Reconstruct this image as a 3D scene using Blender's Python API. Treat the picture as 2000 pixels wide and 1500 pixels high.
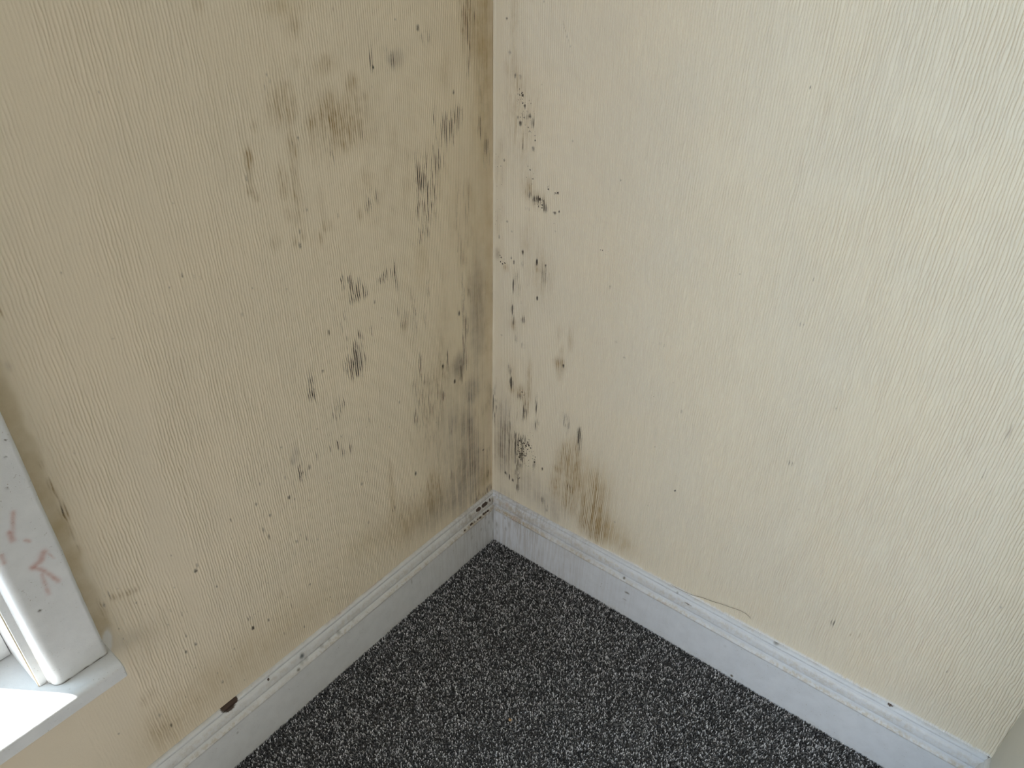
import bpy, bmesh, math, random
import numpy as np
from mathutils import Matrix, Vector

# ------------------------------------------------------------------ camera, world, sun, exposure
scene = bpy.context.scene
col = scene.collection
for o in list(bpy.data.objects):
    bpy.data.objects.remove(o, do_unlink=True)

CAM_LOC = Vector((1.04046, 0.85187, 1.3))
CAM_R = Vector((-0.61674, 0.78701, 0.0159))
CAM_U = Vector((-0.41647, -0.34338, 0.84181))
CAM_F = Vector((-0.66797, -0.51256, -0.53954))
cam_data = bpy.data.cameras.new('camera')
cam_data.sensor_fit = 'HORIZONTAL'
cam_data.sensor_width = 36.0
cam_data.lens = 25.566
cam_data.clip_start = 0.01
cam = bpy.data.objects.new('camera', cam_data)
m = Matrix((CAM_R, CAM_U, -CAM_F)).transposed().to_4x4()
m.translation = CAM_LOC
cam.matrix_world = m
col.objects.link(cam)
scene.camera = cam

scene.view_settings.view_transform = 'Standard'
scene.view_settings.look = 'None'
scene.view_settings.gamma = 1.0
scene.view_settings.use_curve_mapping = False
scene.view_settings.exposure = 0.04

world = bpy.data.worlds.new('daylight')
scene.world = world
world.use_nodes = True
bg = world.node_tree.nodes['Background']
bg.inputs['Color'].default_value = (1.0, 0.995, 0.985, 1)
bg.inputs['Strength'].default_value = 2.4

SUN_EL = math.radians(58)
sd = Vector((-0.556 * math.cos(SUN_EL), 0.831 * math.cos(SUN_EL), -math.sin(SUN_EL)))
sun_data = bpy.data.lights.new('sun', 'SUN')
sun_data.energy = 28.0
sun_data.angle = math.radians(0.55)
sun_data.color = (0.98, 0.99, 1.0)
sun = bpy.data.objects.new('sun', sun_data)
sun.rotation_euler = sd.to_track_quat('-Z', 'Y').to_euler()
sun.location = (2, -3, 4)
col.objects.link(sun)

# room dimensions (metres, corner at the origin, left wall on y = 0, right wall on x = 0)
ROOM_X, ROOM_Y, ROOM_Z = 4.6, 3.0, 2.45
RET_Y = 1.073          # alcove: return wall of the chimney breast
BREAST_X, BREAST_END = 0.35, 2.45
WX0, WX1, WZ0, WZ1 = 0.9505, 1.9495, 0.415, 2.03      # window opening in the left wall
SILL_Z = 0.430

# daylight from the sky outside, entering by the window in the left wall
win_light = bpy.data.lights.new('window_daylight', 'AREA')
win_light.shape = 'RECTANGLE'; win_light.size = 0.98; win_light.size_y = 1.60
win_light.energy = 27.0
win_light.color = (0.50, 0.75, 1.0)
wl = bpy.data.objects.new('window_daylight', win_light)
wl.location = ((WX0 + WX1) / 2, -0.19, (WZ0 + WZ1) / 2); wl.rotation_euler = (math.radians(90), 0, 0)
col.objects.link(wl)

# ------------------------------------------------------------------ helpers
def tag(o, label=None, cat=None, kind=None, group=None):
    if label: o['label'] = label
    if cat: o['category'] = cat
    if kind: o['kind'] = kind
    if group: o['group'] = group
    return o

def link(name, me, mat=None, parent=None):
    o = bpy.data.objects.new(name, me)
    if mat: me.materials.append(mat)
    col.objects.link(o)
    if parent: o.parent = parent
    return o

def empty(name):
    o = bpy.data.objects.new(name, None); col.objects.link(o); return o

def mesh_np(name, verts, quads, attrs=None, smooth=True, extra=None):
    """mesh from numpy arrays; extra = list of (verts, faces) boxes appended"""
    verts = np.asarray(verts, np.float32); quads = np.asarray(quads, np.int32)
    nv0 = len(verts)
    if extra:
        vs = [verts]; qs = [quads]; off = nv0
        for v, f in extra:
            vs.append(np.asarray(v, np.float32)); qs.append(np.asarray(f, np.int32) + off); off += len(v)
        verts = np.concatenate(vs); quads = np.concatenate(qs)
    me = bpy.data.meshes.new(name)
    k = quads.shape[1]
    me.vertices.add(len(verts)); me.vertices.foreach_set('co', verts.ravel())
    me.loops.add(quads.size); me.loops.foreach_set('vertex_index', quads.ravel())
    me.polygons.add(len(quads))
    me.polygons.foreach_set('loop_start', np.arange(0, quads.size, k, dtype=np.int32))
    me.polygons.foreach_set('loop_total', np.full(len(quads), k, np.int32))
    me.polygons.foreach_set('use_smooth', np.full(len(quads), smooth, bool))
    me.update(calc_edges=True)
    for an, arr in (attrs or {}).items():
        a = me.attributes.new(an, 'FLOAT_COLOR', 'POINT')
        full = np.zeros((len(verts), 4), np.float32); full[:nv0] = arr
        a.data.foreach_set('color', full.ravel())
    me.validate()
    return me

def box_vf(x0, x1, y0, y1, z0, z1):
    v = [(x0,y0,z0),(x1,y0,z0),(x1,y1,z0),(x0,y1,z0),(x0,y0,z1),(x1,y0,z1),(x1,y1,z1),(x0,y1,z1)]
    f = [(0,3,2,1),(4,5,6,7),(0,1,5,4),(1,2,6,5),(2,3,7,6),(3,0,4,7)]
    return v, f

def boxes_mesh(name, boxes, bevel=0.0):
    bm = bmesh.new()
    for b in boxes:
        v, f = box_vf(*b)
        vs = [bm.verts.new(c) for c in v]
        for q in f: bm.faces.new([vs[i] for i in q])
    if bevel:
        bmesh.ops.bevel(bm, geom=bm.edges[:], offset=bevel, segments=3, profile=0.5, affect='EDGES')
    me = bpy.data.meshes.new(name); bm.to_mesh(me); bm.free()
    return me

_rng = np.random.default_rng(11)
_LAT = [_rng.random((257, 257)).astype(np.float32) for _ in range(16)]
def vn(a, b, seed=0):
    """smooth value noise in [0,1]"""
    L = _LAT[seed % 16]
    a = a + 37.31 * seed; b = b + 17.7 * seed
    ia = np.floor(a).astype(np.int32); ib = np.floor(b).astype(np.int32)
    fa = (a - ia).astype(np.float32); fb = (b - ib).astype(np.float32)
    fa = fa * fa * (3 - 2 * fa); fb = fb * fb * (3 - 2 * fb)
    ia &= 255; ib &= 255
    v0 = L[ib, ia] * (1 - fa) + L[ib, ia + 1] * fa
    v1 = L[ib + 1, ia] * (1 - fa) + L[ib + 1, ia + 1] * fa
    return v0 * (1 - fb) + v1 * fb
def sstep(a, b, x):
    t = np.clip((x - a) / (b - a), 0, 1); return t * t * (3 - 2 * t)

# ------------------------------------------------------------------ materials
class NT:
    def __init__(self, name):
        self.mat = bpy.data.materials.new(name); self.mat.use_nodes = True
        self.t = self.mat.node_tree; self.n = self.t.nodes; self.l = self.t.links
        self.p = self.n['Principled BSDF']
    def new(self, typ, **kw):
        n = self.n.new(typ)
        for k, v in kw.items(): setattr(n, k, v)
        return n
    def put(self, sock, v):
        if hasattr(v, 'is_linked') or isinstance(v, bpy.types.NodeSocket): self.l.new(v, sock)
        else: sock.default_value = v
    def math(self, op, a, b=0.0, clamp=False):
        n = self.new('ShaderNodeMath', operation=op, use_clamp=clamp)
        self.put(n.inputs[0], a); self.put(n.inputs[1], b); return n.outputs[0]
    def mix(self, f, a, b):
        n = self.new('ShaderNodeMix', data_type='RGBA', clamp_factor=True)
        self.put(n.inputs[0], f); self.put(n.inputs[6], a); self.put(n.inputs[7], b); return n.outputs[2]
    def coord(self, scale=(1, 1, 1)):
        tc = self.new('ShaderNodeTexCoord'); mp = self.new('ShaderNodeMapping')
        mp.inputs['Scale'].default_value = scale
        self.l.new(tc.outputs['Object'], mp.inputs[0]); return mp.outputs[0]
    def noise(self, scale, detail=3.0, rough=0.55, vec=None):
        n = self.new('ShaderNodeTexNoise'); n.inputs['Scale'].default_value = scale
        n.inputs['Detail'].default_value = detail; n.inputs['Roughness'].default_value = rough
        self.l.new(vec if vec else self.coord(), n.inputs['Vector']); return n.outputs[0]
    def ramp(self, x, lo, hi, a=0.0, b=1.0):
        n = self.new('ShaderNodeMapRange', interpolation_type='SMOOTHSTEP')
        self.put(n.inputs[0], x); n.inputs[1].default_value = lo; n.inputs[2].default_value = hi
        n.inputs[3].default_value = a; n.inputs[4].default_value = b; return n.outputs[0]
    def attr(self, name):
        a = self.new('ShaderNodeAttribute', attribute_name=name)
        s = self.new('ShaderNodeSeparateColor'); self.l.new(a.outputs['Color'], s.inputs[0])
        return s.outputs[0], s.outputs[1], s.outputs[2], a.outputs['Alpha']
    def bump(self, h, strength, dist):
        b = self.new('ShaderNodeBump'); b.inputs['Strength'].default_value = strength
        b.inputs['Distance'].default_value = dist
        self.put(b.inputs['Height'], h); self.l.new(b.outputs[0], self.p.inputs['Normal'])
    def out(self, color, rough, spec=0.5):
        self.put(self.p.inputs['Base Color'], color); self.put(self.p.inputs['Roughness'], rough)
        self.p.inputs['Specular IOR Level'].default_value = spec
        return self.mat

def c(r, g, b): return (r, g, b, 1.0)

def mat_wallpaper(name, WALL_A, WALL_B):
    k = NT(name)
    big = k.noise(5.0, 3.0)
    base = k.mix(k.ramp(big, 0.35, 0.65), WALL_A, WALL_B)
    B, K, G, Y = k.attr('stain'); D, W, H, X = k.attr('stain_two')
    fine = k.noise(420.0, 3.0); mid = k.noise(110.0, 3.0)
    cl = k.noise(45.0, 4.0, 0.6)
    x = k.mix(k.math('MULTIPLY', Y, k.ramp(cl, 0.2, 0.8, 0.45, 0.85)), base, c(0.42, 0.290, 0.100))
    x = k.mix(k.math('MULTIPLY', G, k.ramp(cl, 0.25, 0.75, 0.55, 0.95)), x, c(0.225, 0.190, 0.165))
    bm_ = k.math('MULTIPLY', B, k.ramp(mid, 0.25, 0.70, 0.65, 1.0))
    x = k.mix(bm_, x, c(0.285, 0.178, 0.050))
    kk = k.math('ADD', K, k.math('MULTIPLY', k.math('SUBTRACT', fine, 0.5), 0.35))
    kk = k.math('MULTIPLY', k.ramp(kk, 0.10, 0.92), k.ramp(K, 0.02, 0.14))
    vor = k.new('ShaderNodeTexVoronoi'); vor.inputs['Scale'].default_value = 190.0
    k.l.new(k.coord(), vor.inputs['Vector'])
    sep = k.new('ShaderNodeSeparateColor'); k.l.new(vor.outputs['Color'], sep.inputs[0])
    size = k.math('MULTIPLY', sep.outputs[0], k.math('MULTIPLY', D, 0.80))
    dot = k.ramp(k.math('SUBTRACT', size, vor.outputs['Distance']), -0.06, 0.10)
    dot = k.math('MULTIPLY', dot, k.ramp(D, 0.03, 0.2))
    x = k.mix(k.math('MAXIMUM', kk, dot), x, c(0.052, 0.038, 0.022))
    x = k.mix(W, x, c(0.86, 0.87, 0.88))
    k.bump(k.math('ADD', k.noise(700.0, 2.0), k.noise(180.0, 2.0)), 0.25, 0.0006)
    return k.out(x, k.ramp(cl, 0.2, 0.8, 0.38, 0.52), 0.5)

def mat_white_paint(name='white_gloss_paint', grime=1.0, tint=(1.0, 1.0, 1.0)):
    k = NT(name)
    W, K, O, _a = k.attr('stain'); damp, edge, P, _b = k.attr('stain_two'); G = k.attr('stain_three')[0]
    cl = k.noise(38.0, 4.0, 0.6)
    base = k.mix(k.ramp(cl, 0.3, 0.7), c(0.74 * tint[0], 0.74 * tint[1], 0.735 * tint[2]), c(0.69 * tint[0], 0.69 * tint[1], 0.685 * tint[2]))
    blot = k.noise(120.0, 4.0, 0.65)
    x = k.mix(k.math('MULTIPLY', edge, k.ramp(blot, 0.40, 0.62, 0.15, 0.75)), base, c(0.47, 0.40, 0.29))
    strk = k.noise(1.0, 3.0, 0.6, k.coord((190, 190, 14)))
    x = k.mix(k.math('MULTIPLY', damp, k.ramp(strk, 0.38, 0.62, 0.15, 0.85)), x, c(0.36, 0.32, 0.275))
    spk = k.noise(330.0, 2.0)
    x = k.mix(k.math('MULTIPLY', k.ramp(spk, 0.66, 0.72), k.ramp(cl, 0.45, 0.65, 0.05, 0.55 * grime)), x, c(0.25, 0.20, 0.14))
    n2 = k.math('MULTIPLY', k.math('SUBTRACT', k.noise(420.0, 2.0), 0.5), 0.5)
    def sharp(a): return k.ramp(k.math('ADD', a, k.math('MULTIPLY', n2, k.ramp(a, 0.05, 0.4))), 0.30, 0.55)
    x = k.mix(k.math('MULTIPLY', O, 0.9), x, c(0.40, 0.20, 0.085))
    x = k.mix(k.math('MULTIPLY', P, 1.0), x, c(0.46, 0.17, 0.12))
    x = k.mix(k.ramp(K, 0.05, 0.95), x, c(0.10, 0.082, 0.055))
    x = k.mix(G, x, c(0.11, 0.12, 0.12))
    x = k.mix(sharp(W), x, c(0.062, 0.036, 0.024))
    k.bump(k.math('ADD', k.noise(90.0, 3.0), k.math('MULTIPLY', k.noise(600.0, 2.0), 0.3)), 0.22, 0.001)
    return k.out(x, k.ramp(cl, 0.2, 0.8, 0.28, 0.42), 0.5)

def mat_plain_wall():
    k = NT('cream_emulsion')
    k.bump(k.noise(160.0, 3.0), 0.2, 0.001)
    return k.out(k.mix(k.ramp(k.noise(6.0), 0.35, 0.65), c(0.62, 0.58, 0.49), c(0.58, 0.545, 0.46)), 0.6, 0.4)
def mat_ceiling():
    k = NT('white_ceiling_paint'); k.bump(k.noise(120.0), 0.2, 0.001)
    return k.out(k.mix(k.noise(4.0), c(0.58, 0.57, 0.55), c(0.54, 0.53, 0.51)), 0.8, 0.3)
def mat_carpet_floor():
    k = NT('charcoal_carpet_backing')
    f = k.ramp(k.noise(420.0, 2.0), 0.50, 0.66)
    k.bump(k.noise(420.0, 2.0), 0.8, 0.003)
    return k.out(k.mix(f, c(0.07, 0.068, 0.07), c(0.42, 0.41, 0.42)), 0.95, 0.1)
def mat_pile():
    k = NT('flecked_carpet_yarn')
    a = k.new('ShaderNodeAttribute', attribute_name='yarn')
    n = k.ramp(k.noise(900.0, 2.0), 0.2, 0.8, 0.75, 1.2)
    x = k.new('ShaderNodeMix', data_type='RGBA', blend_type='MULTIPLY')
    x.inputs[0].default_value = 1.0
    k.l.new(a.outputs['Color'], x.inputs[6]); k.l.new(n, x.inputs[7])
    return k.out(x.outputs[2], 0.9, 0.15)
def mat_glass():
    mt = bpy.data.materials.new('window_glass'); mt.use_nodes = True
    n = mt.node_tree.nodes; l = mt.node_tree.links
    n.remove(n['Principled BSDF'])
    tr = n.new('ShaderNodeBsdfTransparent'); tr.inputs[0].default_value = c(0.97, 0.985, 0.98)
    gl = n.new('ShaderNodeBsdfGlossy'); gl.inputs['Roughness'].default_value = 0.02
    lw = n.new('ShaderNodeLayerWeight'); pw = n.new('ShaderNodeMath'); pw.operation = 'POWER'; pw.inputs[1].default_value = 5.0
    l.new(lw.outputs['Facing'], pw.inputs[0])
    fr = n.new('ShaderNodeMath'); fr.operation = 'MULTIPLY_ADD'; fr.inputs[1].default_value = 0.6; fr.inputs[2].default_value = 0.04
    l.new(pw.outputs[0], fr.inputs[0])
    mx = n.new('ShaderNodeMixShader')
    l.new(fr.outputs[0], mx.inputs[0]); l.new(tr.outputs[0], mx.inputs[1]); l.new(gl.outputs[0], mx.inputs[2])
    l.new(mx.outputs[0], n['Material Output'].inputs[0])
    return mt
def mat_simple(name, col_, rough=0.7, scale=60.0):
    k = NT(name)
    d = tuple(v * 0.8 for v in col_)
    return k.out(k.mix(k.noise(scale), c(*d), c(*col_)), rough, 0.3)

M_WALL_L = mat_wallpaper('warm_cream_ribbed_wallpaper', c(0.815, 0.700, 0.530), c(0.790, 0.685, 0.525))  # left wall paper is a warmer cream than the right
M_WALL_R = mat_wallpaper('pale_cream_ribbed_wallpaper', c(0.800, 0.735, 0.595), c(0.780, 0.725, 0.600))
M_PAINT = mat_white_paint(); M_PAINT_SKYLIT = mat_white_paint('skylit_white_gloss_paint', 1.0, (0.96, 1.01, 1.10)); M_PLAIN = mat_plain_wall(); M_CEIL = mat_ceiling()  # second white paint has the window's blue daylight put into its colour
M_FLOOR = mat_carpet_floor(); M_PILE = mat_pile(); M_GLASS = mat_glass()
M_HAIR = mat_simple('brown_hair', (0.16, 0.12, 0.07), 0.5)
M_CRUMB = mat_simple('tan_crumb', (0.62, 0.40, 0.20), 0.8, 400)
M_GROUND = mat_simple('garden_paving', (0.30, 0.29, 0.26), 0.9, 3)

# ------------------------------------------------------------------ stains, in wall coordinates (0.1 mm): u,z,ru,rz,kind,strength
# kinds: B brown growth, K black mould, G grey smear, Y yellow damp, D spotted mould
STAIN_L = '''4176,12041,319,101,Y,50 4032,11800,94,116,B,50 4067,11381,48,73,B,35 3592,11277,156,88,B,50 3543,11310,70,57,B,50 3159,10992,84,100,B,100 4574,11136,23,96,K,35 4500,11200,23,48,K,35 4313,11100,94,49,B,40 4374,10856,158,162,B,75 3932,10585,68,66,B,45 3592,10700,125,187,B,60 3131,10768,170,96,B,45 3348,10450,336,236,B,60 3282,10367,152,155,B,55 3423,10190,47,85,B,70 3660,10186,45,266,K,40 4999,10339,44,88,B,80 5029,10159,30,115,B,70 4839,10702,37,49,B,40 5085,10078,15,51,K,50 4299,10312,66,172,B,55 4193,10428,17,33,K,60 4296,10379,16,39,K,50 4544,9905,65,163,B,65 4349,9888,50,151,B,50 5046,9926,38,46,B,70 3065,9646,61,91,B,40 3036,10286,49,86,K,50 2757,11269,29,134,K,60 2731,11157,20,20,K,90 2470,11238,30,123,K,90 2330,11202,41,97,K,50 2286,11218,145,111,G,50 1784,11595,33,48,K,70 1628,11456,78,70,K,65 2236,11732,20,20,K,50 2161,11551,21,27,K,50 3360,11937,17,30,K,40 1205,10950,96,212,B,35 1025,10577,25,39,K,70 665,11623,112,352,B,90 713,11685,98,291,K,40 652,11156,51,245,K,70 501,11700,25,74,K,80 249,11115,293,1809,Y,75 338,11433,208,456,B,50 254,10468,110,499,K,25 1508,9870,36,409,K,60 1473,9612,37,184,K,70 1248,10086,75,147,K,80 1096,10102,76,148,K,70 939,10174,103,132,K,70 1283,9886,62,165,K,60 1130,9899,102,150,K,60 1349,9586,50,101,K,50 1932,9347,71,284,K,80 1801,9317,72,270,K,60 1665,9329,61,238,K,60 371,9891,42,139,K,60 190,9475,43,200,K,90 192,9228,44,130,K,60 1971,9159,36,220,K,80 1731,9083,147,259,K,65 1793,8716,173,213,K,40 1929,8398,49,109,K,85 1804,8371,38,82,K,60 1972,8493,37,54,K,50 2090,8251,61,73,K,45 2961,9278,83,111,K,65 3088,9196,51,79,K,60 3237,9105,41,79,B,60 3674,9190,19,46,K,50 3817,9086,38,61,B,60 3942,9090,28,61,B,50 4045,8929,28,77,B,60 4390,9156,26,44,K,60 4339,9079,35,59,B,60 4416,8953,26,52,K,60 4501,9034,34,74,B,50 4382,9657,34,77,B,70 4392,9400,43,100,B,50 4215,9428,17,36,K,50 5079,9921,30,52,B,70 4991,9809,31,46,B,60 4543,9441,50,85,B,40 4811,9120,65,72,B,40 4756,8376,17,23,K,40 5540,8275,23,30,K,50 3736,8122,30,84,K,70 3605,8076,41,102,K,90 3435,7899,105,122,K,70 3502,7805,83,87,K,60 3318,7774,64,71,K,55 3565,7737,52,52,K,45 3011,7885,55,53,K,55 2796,7941,68,72,K,70 2619,7936,46,109,K,70 2615,7727,47,129,K,55 2893,7909,56,54,K,60 3784,7554,30,70,K,70 3129,7554,22,36,K,60 2632,7168,24,67,K,90 2497,7013,73,157,K,55 2488,6825,62,80,B,50 2235,6909,51,321,K,50 1974,6857,39,204,K,60 1835,7321,39,139,K,60 1952,7905,176,339,Y,35 4124,7397,20,52,K,70 3880,7407,30,62,K,50 3269,7058,22,75,K,100 3515,7015,43,112,K,85 3814,7114,31,145,K,50 3588,6719,76,209,K,80 3605,6676,97,190,G,50 3750,6693,106,170,K,55 1392,5666,29,161,K,95 1085,5345,184,215,G,80 1007,5333,46,96,K,100 890,6087,46,798,K,75 716,6862,30,87,K,90 1028,6517,30,55,K,80 810,6204,46,159,K,70 496,6215,190,1093,G,60 427,6645,125,671,B,40 122,7417,157,2355,Y,50 571,8071,175,897,Y,35 4346,6774,20,36,K,60 4576,6573,67,200,K,50 4637,6455,48,73,K,60 3633,6547,152,173,K,60 4140,5993,93,117,K,65 4207,5838,62,98,K,55 4060,6003,42,98,K,50 3503,5400,35,127,K,55 4421,5309,21,183,K,60 4265,5216,21,62,K,85 4154,5263,32,83,K,70 3998,5035,22,106,K,90 4162,5042,43,84,K,50 5104,5536,56,134,G,45 5085,5111,29,99,K,100 5016,5144,77,139,K,55 4890,5131,29,60,K,60 4696,5254,30,80,K,50 5173,5439,46,77,G,40 5376,5223,18,49,K,50 5373,4789,28,40,K,80 3843,4066,23,46,K,70 5773,4675,26,40,K,70 5873,4266,18,61,K,70 5943,4470,17,60,K,60 5829,5380,17,28,K,60 5964,5044,25,38,K,60 5173,3707,40,66,K,50 5393,3789,29,43,K,50 5278,4678,19,41,K,50 3137,2941,40,51,K,100 3126,3890,39,193,B,60 3146,3138,79,444,Y,50 2470,3429,28,51,K,80 3798,3063,24,49,K,60 2754,5342,25,44,K,50 2337,5124,54,412,K,50 2045,5448,27,91,K,70 2141,5873,40,153,K,60 2391,4792,27,93,K,70 1970,4624,257,796,K,35 1970,4624,286,844,B,30 1608,5765,199,678,B,30 1220,5043,31,48,K,100 1016,5067,31,73,K,90 1566,4883,30,72,K,100 1546,5561,29,46,K,100 689,4525,198,257,G,95 842,3740,167,377,G,100 760,2846,277,574,G,95 1276,4050,63,181,G,70 1377,3934,31,104,K,70 1969,2683,184,359,B,85 2466,2905,115,40,K,40 920,2055,629,630,G,55 1415,2678,33,113,K,70 284,1867,225,374,Y,90 333,2749,27,29,K,100 187,2571,56,120,K,70 189,1962,38,78,K,70 1405,3654,472,926,G,35 2442,2214,916,418,Y,55 1811,2060,637,434,G,45 2872,2526,334,375,B,40 3855,2586,445,281,Y,35 133,1482,115,80,K,90 381,1489,150,64,K,60 606,1452,166,63,K,50 8471,7129,20,54,B,80 8462,6984,20,68,B,80 8452,6701,25,84,K,50 8452,6701,31,98,B,80 8449,6587,26,71,B,90 8462,6316,26,102,B,50 8461,6043,16,45,B,80 8470,7430,19,39,B,60 8476,4909,34,115,B,70 8447,4935,17,41,K,60 8363,5055,23,66,K,60 8313,4979,35,33,B,70 8224,4932,47,33,B,70 8118,4889,48,34,B,60 8015,4852,49,34,B,50 7154,4525,29,37,K,80 7108,4609,22,46,K,60 6917,3980,15,29,K,70 6430,5052,16,37,K,60 7585,3435,21,30,K,60 7661,3126,21,40,K,70 7488,3139,22,41,K,60 8392,4389,12,26,K,50 8392,4177,12,26,K,50 8925,2498,18,29,K,60 6933,2457,16,33,K,60 7519,4482,14,27,K,50 7678,4117,13,28,K,50 7772,3881,13,28,K,50 7728,2890,14,31,K,50 6536,2600,26,45,K,70 8401,2783,89,99,B,45 8407,2023,118,252,B,45 8238,1856,14,43,K,70 8226,1869,14,43,K,50 7383,2073,930,554,Y,40 8301,1750,406,540,Y,40 5932,1972,1062,542,Y,30 6226,2518,18,34,K,80 5860,2240,29,71,K,60 6525,2603,26,33,K,70 5581,1718,20,37,K,70 5767,2443,29,70,K,50 5298,2625,21,36,K,70 7271,1921,24,45,K,70 7306,2197,16,33,K,50 8331,2247,26,52,K,50 5996,1934,19,36,K,50 5913,2910,47,68,B,40 6542,2870,34,44,K,40 8269,9376,13,43,B,90 8401,8761,27,57,G,30 8106,7387,26,34,K,40 6418,8688,273,20,K,22 6724,8742,18,20,K,50 6783,6298,314,24,K,15 6241,9112,13,26,K,90 6089,9031,13,20,K,70 6011,8990,14,20,K,70 6438,8998,13,26,K,60 6768,9027,12,19,K,50 8027,9830,9,10,K,80 7300,9842,10,11,K,50 6129,10024,19,18,K,40 7219,9448,32,29,K,25 5303,12120,51,61,B,40 7270,8638,23,38,K,35 7677,8605,16,25,K,25 9322,3446,5,18,K,50 9328,3332,5,27,K,50 9332,3201,5,27,K,50 9338,3059,5,27,K,50 9342,2925,5,28,K,40'''
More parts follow.
